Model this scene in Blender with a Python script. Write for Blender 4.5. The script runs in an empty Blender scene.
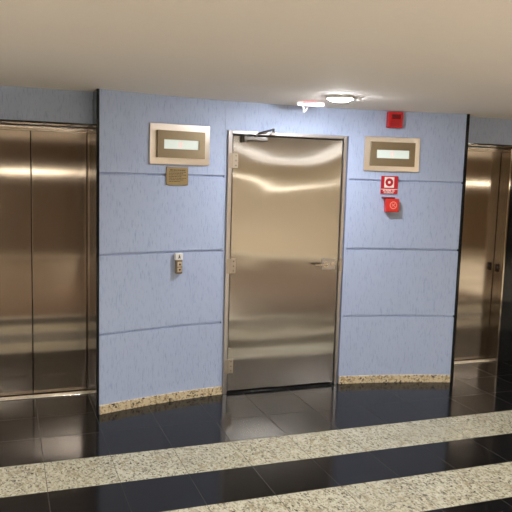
import bpy, bmesh, math, random
from mathutils import Matrix, Vector
random.seed(7)
S = bpy.context.scene
COL = S.collection
PI = math.pi

# ------------------------------------------------------------------ camera
# world frame: X runs along the floor stripes (0 = middle of the steel door), Y towards the lifts, Z up
CAM = Vector((-2.156, 0.0, 1.779))
F_PX, PITCH, ROLL, YAW = 686.6, 0.1193, 0.0288, 0.3524
fw = Vector((0, math.cos(PITCH), -math.sin(PITCH)))
rt = Vector((1, 0, 0))
up = rt.cross(fw)
rt2 = math.cos(ROLL) * rt + math.sin(ROLL) * up
up2 = -math.sin(ROLL) * rt + math.cos(ROLL) * up
rot = Matrix((rt2, up2, -fw)).transposed()
rot = Matrix.Rotation(-YAW, 3, 'Z') @ rot
cd = bpy.data.cameras.new('camera')
cam = bpy.data.objects.new('camera', cd)
COL.objects.link(cam)
cam.matrix_world = Matrix.Translation(CAM) @ rot.to_4x4()
cd.sensor_width = 36.0
cd.lens = F_PX / 512.0 * 36.0
cd.clip_start = 0.05
S.camera = cam

# ------------------------------------------------------------------ world, exposure
w = bpy.data.worlds.new('world')
w.use_nodes = True
w.node_tree.nodes['Background'].inputs[0].default_value = (0.5, 0.45, 0.4, 1)
w.node_tree.nodes['Background'].inputs[1].default_value = 0.05
S.world = w
S.view_settings.view_transform = 'Standard'
S.view_settings.look = 'None'
S.view_settings.gamma = 1.0
S.view_settings.use_curve_mapping = False
S.view_settings.exposure = 0.5
LAMP_ADDED = 760.0                      # emission of the added, unseen hall downlights
LAMP_WALL = 270.0                 # the downlight next to the steel door
STRIP_ADDED = 17.0                     # added wall strips, out of view behind the camera

# ------------------------------------------------------------------ materials
def srgb(r, g, b):
    return tuple(((c / 255) / 12.92 if c <= 10 else ((c / 255 + .055) / 1.055) ** 2.4) for c in (r, g, b)) + (1,)

class M:
    def __init__(s, name, color=(0.5, 0.5, 0.5, 1), rough=0.5, metal=0.0, **kw):
        s.m = bpy.data.materials.new(name)
        s.m.use_nodes = True
        s.t = s.m.node_tree
        s.b = s.t.nodes['Principled BSDF']
        s.b.inputs['Base Color'].default_value = color
        s.b.inputs['Roughness'].default_value = rough
        s.b.inputs['Metallic'].default_value = metal
        for k, v in kw.items():
            s.b.inputs[k].default_value = v
        s.co = None
    def n(s, kind, **kw):
        nd = s.t.nodes.new(kind)
        for k, v in kw.items():
            setattr(nd, k, v)
        return nd
    def l(s, a, b):
        s.t.links.new(a, b)
    def obj_co(s, scale=(1, 1, 1), kind='Object', loc=(0, 0, 0)):
        c = s.n('ShaderNodeTexCoord')
        mp = s.n('ShaderNodeMapping')
        mp.inputs['Scale'].default_value = scale
        mp.inputs['Location'].default_value = loc
        s.l(c.outputs[kind], mp.inputs[0])
        return mp.outputs[0]
    def noise(s, co, scale, detail=3, rough=.5):
        nd = s.n('ShaderNodeTexNoise')
        nd.inputs['Scale'].default_value = scale
        nd.inputs['Detail'].default_value = detail
        nd.inputs['Roughness'].default_value = rough
        s.l(co, nd.inputs['Vector'])
        return nd.outputs[0]
    def ramp(s, fac, stops, interp='LINEAR'):
        r = s.n('ShaderNodeValToRGB')
        r.color_ramp.interpolation = interp
        e = r.color_ramp.elements
        while len(e) < len(stops):
            e.new(0.5)
        for el, (p, c) in zip(e, stops):
            el.position = p
            el.color = c if len(c) == 4 else tuple(c) + (1,)
        s.l(fac, r.inputs[0])
        return r.outputs[0]
    def mix(s, fac, a, b, kind='MIX'):
        m = s.n('ShaderNodeMix', data_type='RGBA', blend_type=kind)
        for i, v in ((0, fac), (6, a), (7, b)):
            if hasattr(v, 'is_linked'):
                s.l(v, m.inputs[i])
            elif i == 0:
                m.inputs[0].default_value = v
            else:
                m.inputs[i].default_value = v
        return m.outputs[2]
    def math(s, op, a, b=None, clamp=False):
        m = s.n('ShaderNodeMath', operation=op, use_clamp=clamp)
        for i, v in ((0, a), (1, b)):
            if v is None:
                continue
            if hasattr(v, 'is_linked'):
                s.l(v, m.inputs[i])
            else:
                m.inputs[i].default_value = v
        return m.outputs[0]
    def bump(s, h, strength=.3, dist=.01):
        b = s.n('ShaderNodeBump')
        b.inputs['Strength'].default_value = strength
        b.inputs['Distance'].default_value = dist
        s.l(h, b.inputs['Height'])
        s.l(b.outputs[0], s.b.inputs['Normal'])
        return b

def plaster(name, col, dark):
    """blue textured plaster with short vertical scratches"""
    a = M(name, col, 0.55)
    co = a.obj_co((1, 1, .15))
    n1 = a.noise(co, 120, 3, .55)
    scr = a.ramp(n1, [(0.0, (.3, .3, .3)), (0.34, (.4, .4, .4)), (0.46, (1, 1, 1)), (1, (1, 1, 1))])
    n2 = a.noise(a.obj_co((1, 1, .5)), 5, 3)
    fine = a.noise(a.obj_co((1, 1, .5)), 260, 2)
    c = a.mix(scr, dark, col)
    c = a.mix(a.math('MULTIPLY', n2, .22), c, dark)
    a.l(c, a.b.inputs['Base Color'])
    h = a.math('ADD', scr, a.math('MULTIPLY', fine, .5))
    a.bump(h, .5, .0025)
    return a.m

def steel(name, col, rough=.3, aniso=.8, streak=.06, bow=0.0, metal=1.0):
    """vertically brushed stainless steel"""
    a = M(name, col, rough, metal)
    a.b.inputs['Anisotropic'].default_value = aniso
    tg = a.n('ShaderNodeTangent', direction_type='RADIAL', axis='Z')
    a.l(tg.outputs[0], a.b.inputs['Tangent'])
    co = a.obj_co((1, 1, .012))
    n = a.noise(co, 420, 2)
    c2 = tuple(x * (1 - streak * 2.2) for x in col[:3]) + (1,)
    smudge = a.noise(a.obj_co((1, 1, .6)), 3.5, 4, .6)
    c = a.mix(n, c2, col)
    c = a.mix(a.math('MULTIPLY', smudge, .12), c, c2)
    a.l(c, a.b.inputs['Base Color'])
    r = a.math('ADD', a.math('MULTIPLY', smudge, .03), rough - .015)
    a.l(r, a.b.inputs['Roughness'])
    if bow:
        # sheet metal is never flat: it is dished a little towards the middle and waves gently
        tc = a.n('ShaderNodeTexCoord')
        sx = a.n('ShaderNodeSeparateXYZ')
        a.l(tc.outputs['Object'], sx.inputs[0])
        x2 = a.math('MULTIPLY', sx.outputs[0], sx.outputs[0])
        x2 = a.math('SUBTRACT', .23, x2)
        hz = a.math('MULTIPLY', x2, a.math('POWER', sx.outputs[2], 6.0))
        wav = a.noise(a.obj_co((1.2, 1, 2.6)), 1.0, 1)
        hh = a.math('ADD', a.math('MULTIPLY', hz, bow), a.math('MULTIPLY', wav, .004))
        b = a.bump(hh, 1.0, 1.0)
    return a.m

def speck_granite(name, base, mid, dark, rough, scale=90):
    a = M(name, base, rough)
    co = a.obj_co()
    v = a.n('ShaderNodeTexVoronoi')
    v.inputs['Scale'].default_value = scale
    a.l(co, v.inputs['Vector'])
    sep = a.n('ShaderNodeSeparateColor')
    a.l(v.outputs['Color'], sep.inputs[0])
    c = a.ramp(sep.outputs[0], [(0, dark), (.14, dark), (.2, mid), (.5, mid), (.6, base), (1, base)])
    n = a.noise(co, scale * .5, 4, .7)
    c = a.mix(a.ramp(n, [(0, (0, 0, 0)), (.45, (0, 0, 0)), (.6, (1, 1, 1)), (1, (1, 1, 1))]), c, base)
    a.l(c, a.b.inputs['Base Color'])
    return a.m

def paint(name, col, rough=.5, metal=0.0, var=.06, **kw):
    a = M(name, col, rough, metal, **kw)
    n = a.noise(a.obj_co(), 30, 3)
    c2 = tuple(x * (1 - var * 2) for x in col[:3]) + (1,)
    a.l(a.mix(n, c2, col), a.b.inputs['Base Color'])
    return a.m

def glow(name, col, strength):
    a = M(name, col, .4)
    a.b.inputs['Emission Color'].default_value = col
    a.b.inputs['Emission Strength'].default_value = strength
    n = a.noise(a.obj_co(), 40, 1)
    a.l(a.math('ADD', a.math('MULTIPLY', n, .1), .3), a.b.inputs['Roughness'])
    return a.m

BLUE = plaster('blue_plaster', srgb(178, 193, 222), srgb(142, 158, 200))
BLUE_SMOOTH = paint('blue_smooth_paint', srgb(178, 192, 224), .5)
CEIL = paint('ceiling_paint', srgb(248, 241, 234), .8, var=.02)
DOORSTEEL = steel('door_steel', srgb(186, 184, 181), .135, 1.0, .05, bow=-.0006)
LIFTSTEEL = steel('lift_steel', srgb(176, 165, 153), .12, 1.0, .09)
FRAMESTEEL = steel('frame_steel', srgb(206, 204, 206), .32, .4, .05)
PLATESTEEL = steel('plate_steel', srgb(228, 222, 214), .28, .5, .03)
CHROME = paint('chrome', srgb(225, 220, 212), .18, 1.0)
SATIN = paint('satin_hinge_metal', srgb(186, 176, 162), .3, .7)
CLOSER = paint('closer_metal', srgb(112, 108, 104), .3, 1.0)
BRONZE = paint('bronze_face', srgb(144, 128, 102), .42, .55)
BRASS = paint('brass_plaque', srgb(158, 138, 98), .4, .5)
INK = paint('dark_ink', srgb(52, 42, 30), .6)
BLACKGAP = paint('black_gap', srgb(14, 12, 11), .7)
BLACKSTONE = speck_granite('black_granite', (.010, .010, .011, 1), (.008, .008, .009, 1), (.02, .02, .021, 1), .07, 160)
CREAMSTONE = speck_granite('cream_granite', srgb(214, 200, 168), srgb(172, 148, 110), srgb(62, 48, 38), .35, 75)
RED = paint('red_plastic', srgb(205, 22, 30), .38)
REDDARK = paint('dark_red_plastic', srgb(120, 8, 22), .4)
REDCALL = paint('red_orange_plastic', srgb(218, 44, 36), .35)
WHITE = paint('white_plastic', srgb(236, 236, 232), .4, var=.02)
SIGNRED = paint('sign_red', srgb(190, 14, 36), .4)
SIGNWHITE = paint('sign_white', srgb(240, 236, 230), .45, var=.02)
GREY = paint('grey_plastic', srgb(120, 118, 116), .5)
WALLBROWN = paint('brown_wall', srgb(84, 64, 46), .6)
ADDEDRUG = paint('added_brown_rug', srgb(96, 78, 60), .95)
PALEWALL = paint('pale_hall_wall', srgb(232, 224, 210), .7)
WALLTAN = paint('tan_wall', srgb(138, 116, 90), .6)
WALLCREAM = paint('cream_wall', srgb(232, 216, 190), .7)
DISPLAY = glow('display_window', srgb(196, 206, 200), .4)
DIGIT = glow('display_digit', srgb(236, 176, 176), .6)
ADDEDLAMPGLOW = glow('added_downlight_diffuser', (1, .955, .90, 1), LAMP_ADDED)
LAMPWALL = glow('downlight_diffuser_cool', (.96, .97, 1, 1), LAMP_WALL)
ADDEDSTRIPGLOW = glow('added_strip_diffuser', (1, .90, .74, 1), STRIP_ADDED)
ADDEDBATTENGLOW = glow('added_batten_diffuser', (1, .97, .93, 1), 9.0)
EMERG = glow('emergency_diffuser', (1, .93, .97, 1), 2.2)
EMERGRED = glow('red_lit_lens', (.95, .25, .28, 1), .8)

def floor_material():
    a = M('stone_floor', (0.02, .02, .02, 1), .1)
    tc = a.n('ShaderNodeTexCoord')
    sx = a.n('ShaderNodeSeparateXYZ')
    a.l(tc.outputs['Object'], sx.inputs[0])
    X, Y = sx.outputs[0], sx.outputs[1]
    P = .4025
    row = a.math('DIVIDE', a.math('SUBTRACT', 4.176, Y), P)          # row 0 and 2, 4 ... are pale
    rowi = a.math('FLOOR', row)
    even = a.math('LESS_THAN', a.math('ABSOLUTE', a.math('MODULO', rowi, 2.0)), .5)
    pale = a.math('MULTIPLY', even, a.math('GREATER_THAN', row, 0.0))
    field = a.math('GREATER_THAN', row, 4.0)                         # unseen hall floor, made pale to bounce light up
    pale = a.math('MAXIMUM', pale, field)
    fr = a.math('FRACT', row)
    fx = a.math('FRACT', a.math('DIVIDE', a.math('ADD', X, 1.955 + 8.0), .4))
    def line(f, wd):
        d = a.math('MINIMUM', f, a.math('SUBTRACT', 1.0, f))
        return a.math('LESS_THAN', d, wd)
    joint = a.math('MAXIMUM', line(fr, .004), line(fx, .0045))
    # tone per tile
    colid = a.math('FLOOR', a.math('DIVIDE', a.math('ADD', X, 1.955 + 8.0), .4))
    cmb = a.n('ShaderNodeCombineXYZ')
    a.l(colid, cmb.inputs[0]); a.l(rowi, cmb.inputs[1])
    wn = a.n('ShaderNodeTexWhiteNoise')
    a.l(cmb.outputs[0], wn.inputs[0])
    co = a.obj_co((1.25, .8, 1))
    co.node.inputs['Rotation'].default_value = (0, 0, math.radians(38))
    v = a.n('ShaderNodeTexVoronoi'); v.inputs['Scale'].default_value = 85
    a.l(co, v.inputs['Vector'])
    sep = a.n('ShaderNodeSeparateColor'); a.l(v.outputs['Color'], sep.inputs[0])
    base, mid, dark = srgb(190, 187, 168), srgb(140, 134, 114), srgb(50, 44, 37)
    cream = a.ramp(sep.outputs[0], [(0, dark), (.13, dark), (.2, mid), (.45, mid), (.6, base), (1, base)])
    n = a.noise(co, 38, 5, .7)
    cream = a.mix(a.ramp(n, [(0, (0, 0, 0)), (.42, (0, 0, 0)), (.62, (.8, .8, .8)), (1, (1, 1, 1))]), cream, base)
    vein = a.noise(a.obj_co((3, 1, 1)), 9, 5, .65)
    cream = a.mix(a.ramp(vein, [(0, (1, 1, 1)), (.36, (.8, .8, .8)), (.46, (0, 0, 0)), (1, (0, 0, 0))]), cream, srgb(150, 140, 112))
    cream = a.mix(a.math('MULTIPLY', wn.outputs[0], .18), cream, srgb(150, 142, 116))
    spk = a.noise(co, 240, 2)
    black = a.mix(a.ramp(spk, [(0, (0, 0, 0)), (.62, (0, 0, 0)), (.75, (1, 1, 1)), (1, (1, 1, 1))]), (.007, .007, .0075, 1), (.03, .03, .032, 1))
    black = a.mix(a.math('MULTIPLY', wn.outputs[0], .4), black, (.014, .012, .012, 1))
    cream = a.mix(field, cream, srgb(232, 226, 208))
    c = a.mix(pale, black, cream)
    jc = a.mix(pale, (.034, .032, .031, 1), srgb(82, 75, 60))
    c = a.mix(joint, c, jc)
    a.l(c, a.b.inputs['Base Color'])
    dust = a.noise(a.obj_co(), 2.2, 4, .6)
    r = a.math('ADD', a.math('MULTIPLY', pale, .14), a.math('ADD', .09, a.math('MULTIPLY', dust, .08)))
    r = a.math('ADD', r, a.math('MULTIPLY', joint, .4))
    a.l(r, a.b.inputs['Roughness'])
    return a.m
FLOOR = floor_material()
BLACKSTONE.node_tree.nodes['Principled BSDF'].inputs['IOR'].default_value = 1.3
FLOOR.node_tree.nodes['Principled BSDF'].inputs['IOR'].default_value = 1.27

# ------------------------------------------------------------------ mesh helpers
def box(bm, x0, x1, y0, y1, z0, z1, bev=0.0, seg=2):
    r = bmesh.ops.create_cube(bm, size=1.0)
    vs = r['verts']
    for v in vs:
        v.co = Vector((x0 + (v.co.x + .5) * (x1 - x0), y0 + (v.co.y + .5) * (y1 - y0), z0 + (v.co.z + .5) * (z1 - z0)))
    if bev > 0:
        es = list({e for v in vs for e in v.link_edges})
        bmesh.ops.bevel(bm, geom=es, offset=bev, segments=seg, affect='EDGES', profile=.5)
    return bm

def cyl(bm, c, axis, r, h, seg=32, r2=None):
    """cylinder whose base centre is c and which runs h along axis"""
    res = bmesh.ops.create_cone(bm, cap_ends=True, segments=seg, radius1=r, radius2=r if r2 is None else r2, depth=h)
    q = Vector((0, 0, 1)).rotation_difference(Vector(axis).normalized()).to_matrix().to_4x4()
    m = Matrix.Translation(Vector(c) + Vector(axis).normalized() * h / 2) @ q
    bmesh.ops.transform(bm, matrix=m, verts=res['verts'])
    return bm

def bar(bm, a, b, wd, th, bev=.001):
    """flat bar from a to b, wd wide in the plane seen from the front, th thick along y"""
    a, b = Vector(a), Vector(b)
    d = b - a
    L = d.length
    x = d.normalized()
    y = Vector((0, 1, 0))
    y = (y - y.dot(x) * x).normalized()
    z = x.cross(y)
    t = bmesh.new()
    box(t, 0, L, -th / 2, th / 2, -wd / 2, wd / 2, bev)
    m = Matrix((x, y, z)).transposed().to_4x4()
    m.translation = a
    bmesh.ops.transform(t, matrix=m, verts=t.verts)
    me = bpy.data.meshes.new('tmp'); t.to_mesh(me); t.free()
    bm.from_mesh(me); bpy.data.meshes.remove(me)
    return bm

def ring(bm, c, r_out, r_in, y0, y1, seg=36):
    vs = []
    for i in range(seg):
        a = 2 * PI * i / seg
        ca, sa = math.cos(a), math.sin(a)
        vs.append([bm.verts.new((c[0] + rr * ca, yy, c[1] + rr * sa)) for rr, yy in ((r_out, y0), (r_in, y0), (r_in, y1), (r_out, y1))])
    for i in range(seg):
        A, B = vs[i], vs[(i + 1) % seg]
        for k in range(4):
            bm.faces.new((A[k], B[k], B[(k + 1) % 4], A[(k + 1) % 4]))
    bmesh.ops.recalc_face_normals(bm, faces=bm.faces)
    return bm

def obj(name, bm, mat, parent=None, smooth=False):
    me = bpy.data.meshes.new(name)
    bm.normal_update()
    bm.to_mesh(me); bm.free()
    if smooth:
        for p in me.polygons:
            p.use_smooth = True
    for mm in (mat if isinstance(mat, (list, tuple)) else [mat]):
        me.materials.append(mm)
    o = bpy.data.objects.new(name, me)
    COL.objects.link(o)
    if parent:
        o.parent = parent
    return o

def thing(name, label, cat, loc=(0, 0, 0), rz=0.0, group=None, kind=None):
    o = bpy.data.objects.new(name, None)
    o.empty_display_size = .1
    COL.objects.link(o)
    o.location = loc
    o.rotation_euler = (0, 0, rz)
    o['label'] = label
    o['category'] = cat
    if group: o['group'] = group
    if kind: o['kind'] = kind
    return o

def struct(name, bm, mat, smooth=False):
    o = obj(name, bm, mat, None, smooth)
    o['kind'] = 'structure'
    return o

def text_bm(body, size, depth=.0006):
    cu = bpy.data.curves.new('lettering', 'FONT')
    cu.body = body; cu.size = size; cu.align_x = 'CENTER'; cu.align_y = 'CENTER'
    cu.extrude = depth; cu.resolution_u = 3; cu.offset = size * .02
    o = bpy.data.objects.new('lettering', cu)
    COL.objects.link(o)
    dg = bpy.context.evaluated_depsgraph_get()
    me = bpy.data.meshes.new_from_object(o.evaluated_get(dg))
    bm = bmesh.new(); bm.from_mesh(me)
    bpy.data.objects.remove(o); bpy.data.curves.remove(cu); bpy.data.meshes.remove(me)
    bmesh.ops.transform(bm, matrix=Matrix.Rotation(PI / 2, 4, 'X'), verts=bm.verts)   # upright, facing -y
    return bm

# ------------------------------------------------------------------ geometry constants
H = 2.33
RAD = 4.77
def arcY(u): return 5.177 - u * u / (2 * RAD)
def arcR(u): return math.atan(-u / RAD)
HEAD = 5.14         # face of the plain wall over the lifts
LIFT = 5.50         # plane of the lift doors
GR = [.592, 1.172, 1.751]
XL, XR, YB = -5.5, 10.5, -3.6

# ------------------------------------------------------------------ floor, ceiling
bm = bmesh.new(); box(bm, XL, XR, YB, 5.75, -.1, 0); struct('floor', bm, FLOOR)
bm = bmesh.new(); box(bm, XL, XR, YB, 5.75, H, H + .1); struct('ceiling', bm, CEIL)

# ------------------------------------------------------------------ curved wall with horizontal grooves
def arc_prism(bm, u0, u1, prof, back, n=24):
    """prof: list of (z, inset) running upwards on the front; back: depth of the wall"""
    cols = []
    for i in range(n + 1):
        u = u0 + (u1 - u0) * i / n
        a = arcR(u); nx, ny = -math.sin(a), math.cos(a)
        y = arcY(u)
        fr = [bm.verts.new((u + nx * d, y + ny * d, z)) for z, d in prof]
        bk = [bm.verts.new((u, y + back, z)) for z in (prof[-1][0], prof[0][0])]
        cols.append(fr + bk)
    m = len(cols[0])
    for i in range(n):
        for k in range(m):
            A, B = cols[i], cols[i + 1]
            bm.faces.new((A[k], B[k], B[(k + 1) % m], A[(k + 1) % m]))
    bm.faces.new(cols[0]); bm.faces.new(cols[-1][::-1])
    bmesh.ops.recalc_face_normals(bm, faces=bm.faces)

def groove_profile():
    p = [(0, 0)]
    for g in GR:
        p += [(g - .010, 0), (g - .008, .016), (g + .006, .016), (g + .009, 0)]
    return p + [(H, 0)]
bm = bmesh.new()
for s in (-1, 1):
    a, b = sorted((-1.530 if s < 0 else 1.518, s * .546))
    arc_prism(bm, a, b, groove_profile(), .15, 30)
arc_prism(bm, -.526, .526, [(2.105, 0), (H, 0)], .15, 24)
struct('wall_front', bm, BLUE)
for s, nm in ((-1, 'trim_1'), (1, 'trim_2')):
    bm = bmesh.new()
    a, b = sorted((s * .546, s * .526))
    arc_prism(bm, a, b, [(0, -.002), (H, -.002)], .15, 3)
    struct(nm, bm, BLUE_SMOOTH)
for s, nm in ((-1, 'baseboard_left'), (1, 'baseboard_right')):
    bm = bmesh.new()
    cuts = [.526, .93, 1.2, 1.529] if s < 0 else [.526, .95, 1.36, 1.516]
    for c0, c1 in zip(cuts, cuts[1:]):
        a, b = sorted((s * (c0 + .001), s * (c1 - .001)))
        arc_prism(bm, a, b, [(0, -.012), (.062, -.012), (.065, -.010)], .003, 10)
    struct(nm, bm, CREAMSTONE)

# wall over and between the lifts (plain, same plaster)
bm = bmesh.new()
box(bm, XL, -1.552, HEAD, 5.72, 2.097, H)
box(bm, XL, -2.402, HEAD, 5.72, 0, 2.097)
struct('wall_left_front', bm, BLUE)
bm = bmesh.new()
box(bm, 1.542, XR, HEAD, 5.72, 2.097, H)
box(bm, 3.80, XR, HEAD, 5.72, 0, 2.097)
struct('wall_right_front', bm, BLUE)
# black granite lining the ends of the curved wall and the lift openings
def stone(nm, boxes):
    bm = bmesh.new()
    for q in boxes: box(bm, *q, bev=.0015, seg=1)
    struct(nm, bm, BLACKSTONE)
stone('trim_3', [(-1.551, -1.531, 4.922, HEAD, 0, H), (-1.551, -1.531, HEAD, 5.362, 0, 2.089)])
stone('trim_4', [(1.519, 1.541, 4.922, HEAD, 0, H), (1.519, 1.541, HEAD, 5.362, 0, 2.089)])
stone('trim_5', [(-2.402, -2.379, HEAD - .012, 5.362, 0, 2.089)])
stone('trim_6', [(2.389, 3.80, 5.368, 5.70, 0, 2.089)])      # flat black granite beside the right lift
stone('trim_7', [(-2.402, -1.532, HEAD - .004, 5.478, 2.090, 2.102)])
stone('trim_8', [(1.541, 3.80, HEAD - .004, 5.478, 2.090, 2.102)])
# rest of the hall behind the photographer
bm = bmesh.new(); box(bm, XL - .1, XL, YB, 5.75, 0, H); struct('wall_left', bm, PALEWALL)
bm = bmesh.new(); box(bm, XR, XR + .1, YB, 5.75, 0, H); struct('wall_right', bm, WALLTAN)
bm = bmesh.new(); box(bm, XL, -3.0, YB - .1, YB, 0, H); struct('wall_back_left', bm, PALEWALL)
bm = bmesh.new(); box(bm, -3.0, .6, YB - .1, YB, 0, H); struct('wall_back', bm, WALLBROWN)
bm = bmesh.new(); box(bm, 6.2, XR, YB - .1, YB, 0, H); struct('wall_back_right', bm, WALLTAN)
bm = bmesh.new(); box(bm, .6, 6.2, YB - .1, YB, 0, H); struct('wall_back_middle', bm, WALLCREAM)
bm = bmesh.new(); box(bm, XL, XR, 5.72, 5.75, 0, H); struct('wall_shaft', bm, BLACKGAP)

# ------------------------------------------------------------------ lifts
def lift(nm, xc, label, button_side=0):
    t = thing(nm, label, 'elevator', (xc, LIFT, 0), kind='structure')
    hw = .412
    for s in (-1, 1):
        bm = bmesh.new()
        a, b = sorted((s * .0025, s * (hw - .003)))
        box(bm, a, b, 0, .03, .012, 2.075, .0025)
        obj('door_panel', bm, LIFTSTEEL, t)
    bm = bmesh.new(); box(bm, -hw, hw, .035, .05, 0, 2.08); obj('shaft_gap', bm, BLACKGAP, t)
    for s in (-1, 1):
        bm = bmesh.new()
        a, b = sorted((s * (hw + .001), s * (hw + .022)))
        box(bm, a, b, -.136, .03, 0, 2.088, .003)
        obj('jamb', bm, LIFTSTEEL, t)
    bm = bmesh.new(); box(bm, -hw, hw, -.019, -.002, 2.05, 2.088, .004); obj('lintel', bm, LIFTSTEEL, t)
    bm = bmesh.new()
    box(bm, -hw, hw, -.085, -.001, 0, .006, .0015)
    for k in range(3): box(bm, -hw, hw, -.078 + k * .024, -.070 + k * .024, .004, .009)
    obj('sill', bm, CHROME, t)
    if button_side:
        bm = bmesh.new(); box(bm, hw - .001, hw + .003, -.088, -.030, .895, .972, .001)
        p = obj('call_button', bm, INK, t)
        p['label'] = 'small dark call button plate with a pale button'
        bm = bmesh.new(); cyl(bm, (hw - .001, -.060, .936), (-1, 0, 0), .013, .002, 20); obj('button', bm, GREY, p)
    return t
lift('door_1', -1.965, 'brushed steel two-leaf elevator door at the left edge, with centre seam and bright sill')
lift('door_2', 1.953, 'narrowly seen dark brushed steel elevator door at the right edge, beyond the curved wall', 1)

# ------------------------------------------------------------------ steel service door
YD = 5.150
d = thing('door_3', 'brushed steel single door with three hinges and lever handle in the middle of the curved blue wall', 'door', (-.008, YD, 0), kind='structure')
bm = bmesh.new()
box(bm, -.516, -.483, -.022, .10, 0, 2.108, .003)
box(bm, .483, .511, -.022, .10, 0, 2.108, .003)
box(bm, -.4825, .4825, -.022, .10, 2.080, 2.108, .003)
box(bm, -.4825, -.468, .015, .10, 0, 2.08); box(bm, .468, .4825, .015, .10, 0, 2.08)   # rebate
obj('door_frame', bm, FRAMESTEEL, d)
bm = bmesh.new(); box(bm, -.468, .468, .06, .10, 0, 2.08); obj('dark_gap', bm, BLACKGAP, d)
bm = bmesh.new(); box(bm, -.4735, .4735, -.012, .012, .022, 2.070, .003, 3); leaf = obj('door_leaf', bm, DOORSTEEL, d)
bm = bmesh.new(); box(bm, -.482, .482, -.03, .03, 0, .010, .002); obj('threshold', bm, BLACKSTONE, d)
for z in (1.875, 1.045, .228):
    bm = bmesh.new()
    box(bm, -.473, -.430, -.0165, -.012, z - .058, z + .058, .001)
    cyl(bm, (-.479, -.020, z - .058), (0, 0, 1), .0075, .116, 16)
    box(bm, -.506, -.483, -.0265, -.022, z - .058, z + .058, .001)
    hg = obj('hinge', bm, SATIN, d)
    bm = bmesh.new()
    bm.free()
    for dz in (-.038, 0, .038):
        bm = bmesh.new(); cyl(bm, (-.449, -.0162, z + dz), (0, -1, 0), .0055, .002, 12)
        obj('screw', bm, CLOSER, hg)
# lever handle on its lock plate
bm = bmesh.new(); box(bm, .325, .450, -.022, -.012, 1.000, 1.088, .003)
hp = obj('lock_plate', bm, FRAMESTEEL, d)
bm = bmesh.new()
cyl(bm, (.352, -.022, 1.046), (0, -1, 0), .026, .010, 28)
cyl(bm, (.352, -.032, 1.046), (0, -1, 0), .012, .035, 20)
bar(bm, (.362, -.062, 1.046), (.242, -.062, 1.046), .017, .014, .004)
h_ = obj('door_handle', bm, CHROME, d)
h_['label'] = 'chrome lever pointing left'
bm = bmesh.new(); cyl(bm, (.418, -.022, 1.046), (0, -1, 0), .016, .006, 20); box(bm, .4165, .4195, -.0295, -.028, 1.038, 1.054)
obj('lock_cylinder', bm, CHROME, hp)
bm = bmesh.new(); box(bm, .485, .512, -.029, -.022, .985, 1.092, .002); box(bm, .475, .486, -.024, -.018, 1.02, 1.07, .001)
obj('strike_plate', bm, SATIN, d)
# door closer
bm = bmesh.new()
box(bm, -.405, -.200, -.062, -.012, 2.030, 2.066, .008, 3)
cyl(bm, (-.385, -.037, 2.018), (0, 0, 1), .024, .052, 24)
cl = obj('door_closer', bm, CLOSER, d, False)
cl['label'] = 'grey metal closer body at the top hinge corner'
bm = bmesh.new()
cyl(bm, (-.305, -.052, 2.062), (0, 0, 1), .016, .020, 20)
bar(bm, (-.305, -.065, 2.083), (-.235, -.120, 2.092), .008, .02, .001)
bar(bm, (-.30, -.110, 2.090), (-.150, -.035, 2.128), .012, .014, .001)
obj('closer_arm', bm, CLOSER, cl)
bm = bmesh.new(); box(bm, -.172, -.138, -.040, -.022, 2.084, 2.105, .002); cyl(bm, (-.15, -.034, 2.105), (0, 0, 1), .010, .03, 16)
obj('arm_bracket', bm, CLOSER, cl)

# ------------------------------------------------------------------ floor indicators beside the door
def onwall(u, z, off=0.0):
    a = arcR(u)
    return (u + math.sin(a) * off, arcY(u) - math.cos(a) * off, z), a
def indicator(name, u, zc, label, wd, ht):
    loc, a = onwall(u, zc, .008)
    t = thing(name, label, 'indicator panel', loc, a, 'lift floor indicator panels')
    bm = bmesh.new(); box(bm, -wd / 2, wd / 2, -.012, 0, -ht / 2, ht / 2, .002)
    obj('cover_plate', bm, PLATESTEEL, t)
    bm = bmesh.new()
    W, Hh, w2, h2 = .192, .099, .142, .034
    for q in ((-W, W, h2, Hh), (-W, W, -Hh, -h2), (-W, -w2, -h2, h2), (w2, W, -h2, h2)):
        box(bm, q[0], q[1], -.036, -.012, q[2], q[3])
    obj('bezel', bm, BRONZE, t)
    bm = bmesh.new(); box(bm, -w2, w2, -.027, -.0125, -h2, h2)
    g = obj('display', bm, DISPLAY, t)
    g['label'] = 'pale lit display window'
    bm = bmesh.new()
    box(bm, -.016, .006, -.0278, -.027, .014, .019); box(bm, -.016, .006, -.0278, -.027, -.020, -.015)
    box(bm, -.016, -.011, -.0278, -.027, -.0145, .0135); box(bm, .001, .006, -.0278, -.027, -.0145, .0135)
    obj('digit', bm, DIGIT, g)
    return t
indicator('floor_indicator', -.921, 1.977, 'steel framed floor indicator panel left of the steel door, above the brass plaque', .488, .298)
indicator('floor_indicator', .902, 1.972, 'steel framed floor indicator panel right of the steel door, below the red siren', .486, .284)

# brass plaque
loc, a = onwall(-.938, 1.745, .006)
t = thing('plaque', 'small engraved brass plaque hanging just under the left indicator panel', 'plaque', loc, a)
bm = bmesh.new(); box(bm, -.089, .089, -.004, 0, -.069, .066, .001); obj('plate', bm, BRASS, t)
bm = bmesh.new()
for k, z in enumerate((.044, .030, .019, .008, -.004, -.016, -.028, -.040)):
    x = -.068 if k else -.062
    end = (.062, .068, .05, .068, .03, .068, .045, .02)[k]
    while x < end:
        wd = random.choice((.012, .018, .024, .009))
        box(bm, x, min(x + wd, end + .003), -.0046, -.004, z - (.003 if k else .004), z + (.0015 if k else .003))
        x += wd + .005
obj('engraved_lettering', bm, INK, t)
for x in (-.080, .080):
    for z in (-.060, .057):
        bm = bmesh.new(); cyl(bm, (x, -.004, z), (0, -1, 0), .003, .0015, 10); obj('screw', bm, CHROME, t)

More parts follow.
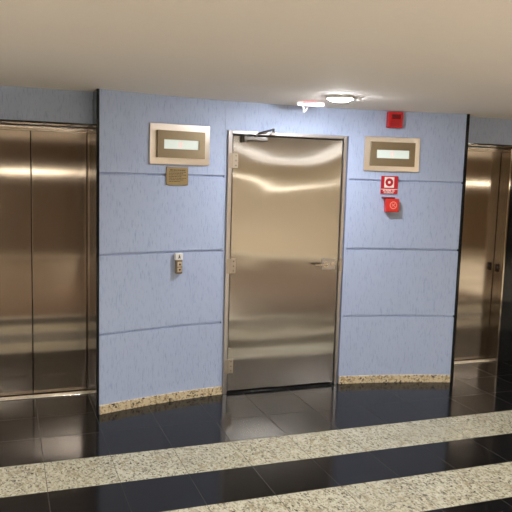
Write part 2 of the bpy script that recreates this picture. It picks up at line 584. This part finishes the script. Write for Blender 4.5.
# lift call box
loc, a = onwall(-.920, 1.058, .001)
t = thing('call_box', 'small bronze elevator call box with two buttons on the wall left of the door', 'call button', loc, a)
bm = bmesh.new(); box(bm, -.025, .025, -.034, 0, -.052, .052, .006, 3); obj('housing', bm, BRONZE, t)
for z, up_ in ((.021, 1), (-.022, -1)):
    bm = bmesh.new(); box(bm, -.019, .019, -.038, -.034, z - .018, z + .018, .002)
    b_ = obj('button', bm, PLATESTEEL, t)
    bm = bmesh.new()
    vs = [bm.verts.new((x, y, z + up_ * zz)) for y in (-.0392, -.038) for x, zz in ((-.011, -.008), (.011, -.008), (0, .011))]
    for f in ((0, 1, 2), (5, 4, 3), (0, 3, 4, 1), (1, 4, 5, 2), (2, 5, 3, 0)): bm.faces.new([vs[i] for i in f])
    bmesh.ops.recalc_face_normals(bm, faces=bm.faces)
    obj('arrow', bm, INK, b_)
loc, a = onwall(-.922, 1.137, .001)
t = thing('call_box_tag', 'small white square tag with a dark figure, directly above the elevator call box', 'tag', loc, a)
bm = bmesh.new(); box(bm, -.030, .030, -.032, 0, -.0255, .0255, .002); obj('plate', bm, WHITE, t)
bm = bmesh.new(); cyl(bm, (0, -.032, .010), (0, -1, 0), .0045, .001, 16)
box(bm, -.006, .006, -.033, -.032, -.008, .004); box(bm, -.010, -.002, -.033, -.032, -.014, -.0085); box(bm, .002, .010, -.033, -.032, -.014, -.0085)
obj('printed_figure', bm, INK, t)

# red siren under the ceiling
loc, a = onwall(.906, 2.255, .0)
t = thing('alarm_siren', 'red alarm siren box high on the wall touching the ceiling, above the right indicator', 'siren', loc, a)
bm = bmesh.new()
box(bm, -.063, .063, -.05, -.001, -.064, .008, .003)
box(bm, -.063, .063, -.05, -.001, .044, .066, .003)
box(bm, -.063, -.034, -.05, -.001, .008, .044); box(bm, .048, .063, -.05, -.001, .008, .044)
box(bm, -.034, .048, -.022, -.001, .008, .044)
obj('housing', bm, RED, t)
bm = bmesh.new(); box(bm, -.033, .047, -.040, -.022, .010, .042, .004, 2); obj('flash_lens', bm, REDDARK, t)
bm = bmesh.new()
for k in range(7): box(bm, -.045, .045, -.0512, -.05, -.052 + k * .007, -.049 + k * .007)
obj('sound_grille', bm, REDDARK, t)

# fire alarm sign
loc, a = onwall(.896, 1.716, .006)
t = thing('fire_alarm_sign', 'square red and white fire alarm sign with ring symbol above the red call point', 'sign', loc, a)
bm = bmesh.new(); box(bm, -.075, .075, -.003, 0, -.075, .075, .001); obj('panel', bm, SIGNRED, t)
bm = bmesh.new()
box(bm, -.046, .040, -.0036, -.003, -.022, .067)
box(bm, -.075, .075, -.0036, -.003, -.0385, -.034)
obj('white_field', bm, SIGNWHITE, t)
bm = bmesh.new(); ring(bm, (-.003, .0225), .034, .012, -.0046, -.0036)
obj('ring_symbol', bm, SIGNRED, t)
bm = text_bm('ALARME DE', .020)
me = bpy.data.meshes.new('x'); b2 = text_bm('INCÊNDIO', .018)
bmesh.ops.translate(bm, verts=bm.verts, vec=(-.004, -.0036, -.0485))
bmesh.ops.translate(b2, verts=b2.verts, vec=(-.004, -.0036, -.0655))
b2.to_mesh(me); b2.free(); bm.from_mesh(me); bpy.data.meshes.remove(me)
obj('lettering', bm, SIGNWHITE, t)

# red manual call point
loc, a = onwall(.915, 1.555, .0)
t = thing('fire_call_point', 'red fire alarm call point box with round push plate, below the square sign', 'call point', loc, a)
bm = bmesh.new(); box(bm, -.056, .056, -.062, -.001, -.064, .048, .006, 3); obj('housing', bm, REDCALL, t)
bm = bmesh.new(); box(bm, -.082, .020, -.055, -.001, .046, .060, .002); obj('hinged_flap', bm, REDDARK, t)
bm = bmesh.new(); ring(bm, (.004, -.006), .032, .024, -.064, -.062)
bar(bm, (-.010, -.063, .006), (.018, -.063, -.018), .006, .002, 0)
bar(bm, (.018, -.063, .008), (-.008, -.063, -.016), .006, .002, 0)
obj('push_symbol', bm, paint('pale_red_print', srgb(240, 150, 140), .5), t)

# ------------------------------------------------------------------ emergency light on the ceiling
t = thing('emergency_light', 'small white emergency light with red lens on the ceiling, left of the round downlight', 'emergency light', (.045, 4.88, H), -.30)
bm = bmesh.new(); box(bm, -.105, .105, -.030, .030, -.020, -.001, .003); obj('housing', bm, WHITE, t)
bm = bmesh.new(); box(bm, -.098, .100, -.036, -.006, -.027, -.0205, .002); obj('diffuser', bm, EMERG, t)
bm = bmesh.new(); box(bm, -.058, .052, -.052, -.031, -.018, -.001, .003); e = obj('lens', bm, EMERGRED, t)
e['label'] = 'pinkish red lens strip'
bm = bmesh.new()
bar(bm, (-.056, 0, -.021), (-.050, -.004, -.080), .010, .010, .002)
bar(bm, (-.008, 0, -.021), (-.046, -.004, -.080), .006, .010, .002)
obj('bracket', bm, WHITE, t)

# ------------------------------------------------------------------ round downlights
def downlight(u, v, mat, label, group=None, r=.088, dome=.004):
    t = thing('downlight', label, 'ceiling light', (u, v, H), 0, group)
    bm = bmesh.new()
    lip = .0155 if dome > .01 else .032
    bmesh.ops.create_uvsphere(bm, u_segments=40, v_segments=20, radius=1.0)
    bmesh.ops.delete(bm, geom=[v for v in bm.verts if v.co.z > .01], context='VERTS')
    bmesh.ops.transform(bm, matrix=Matrix.Translation((0, 0, -.004)) @ Matrix.Diagonal((r, r, dome, 1)), verts=bm.verts)
    bm.faces.new(sorted([v for v in bm.verts if v.is_boundary], key=lambda v: math.atan2(v.co.y, v.co.x)))
    obj('diffuser', bm, mat, t, True)
    bm = bmesh.new()
    vs = []
    for i in range(48):
        c, s = math.cos(2 * PI * i / 48), math.sin(2 * PI * i / 48)
        vs.append([bm.verts.new((rr * c, rr * s, z)) for rr, z in ((r + .001, -.0005), (r + .001, -lip), (r + .006, -lip), (r + .014, -.0005))])
    for i in range(48):
        for k in range(4):
            bm.faces.new((vs[i][k], vs[(i + 1) % 48][k], vs[(i + 1) % 48][(k + 1) % 4], vs[i][(k + 1) % 4]))
    bmesh.ops.recalc_face_normals(bm, faces=bm.faces)
    obj('trim_ring', bm, WHITE, t)
    return t
downlight(.065, 4.42, LAMPWALL, 'round lit downlight in the ceiling in front of the steel door', None, .088, .032)
for (u, v, lb) in ((-3.4, 2.4, 'left of the photographer near the elevator'), (-1.2, .9, 'just right of the photographer'), (1.6, .6, 'between the photographer and the rug, near row'),
                   (4.2, 1.8, 'over the front corner of the wide rug'), (-2.6, -1.6, 'over the narrow runner'), (.8, -1.8, 'between the two rugs, back row'),
                   (3.6, -1.8, 'over the back half of the wide rug'), (6.6, -.6, 'right of the wide rug, back'), (7.2, 2.6, 'far right, nearest the right elevator')):
    downlight(u, v, ADDEDLAMPGLOW, 'added recessed hall downlight ' + lb, 'added downlights behind the photographer')  # unseen lamps added to light the hall and its reflections

# dark rugs added on the unseen hall floor to darken reflections in the steel
for (x0, x1, y0, y1, lb) in ((.5, 4.7, -2.9, 2.5, 'wide brown rug on the hall floor behind the photographer, put in to darken the steel door'), (-2.9, -.8, -3.2, 2.5, 'narrow brown runner on the hall floor under the photographer, put in to darken the left lift')):
    t = thing('added_rug', lb, 'added_rug', ((x0 + x1) / 2, (y0 + y1) / 2, 0), 0, None)
    bm = bmesh.new(); box(bm, -(x1 - x0) / 2, (x1 - x0) / 2, -(y1 - y0) / 2, (y1 - y0) / 2, .0005, .009, .003); obj('pile', bm, ADDEDRUG, t)

# unseen strip lights added on the back wall to make bright bands in the steel
for u, hh, lb in ((-1.7, .020, 'left'), (3.4, .009, 'middle'), (9.35, .020, 'right')):
    hl = 1.0 if lb == 'right' else .75
    t = thing('added_strip_light', lb + ' one of three long added strip lights on the wall behind the photographer', 'added wall light', (u, YB, 1.69), 0, 'added strip lights on the back wall')
    bm = bmesh.new(); box(bm, -hl, hl, .001, .03, -.03, .03, .004); obj('housing', bm, WHITE, t)
    bm = bmesh.new(); box(bm, -hl + .02, hl - .02, .0302, .05, -hh, hh, .004); obj('diffuser', bm, ADDEDSTRIPGLOW, t)

# unseen batten lights added on the ceiling, mirrored as thin lines at the top of the steel door
for u0, u1, v, lb in ((1.6, 4.8, -2.6, 'far'), (1.0, 3.7, -.55, 'near')):
    t = thing('added_batten_light', lb + ' added slim batten light on the ceiling of the hall behind the photographer', 'ceiling light', ((u0 + u1) / 2, v, H), 0, 'added batten lights behind the photographer')
    L = (u1 - u0) / 2
    bm = bmesh.new(); box(bm, -L, L, -.03, .03, -.016, -.001, .002); obj('housing', bm, WHITE, t)
    bm = bmesh.new(); box(bm, -L + .02, L - .02, -.007, .007, -.028, -.0165, .003); obj('diffuser', bm, ADDEDBATTENGLOW, t)
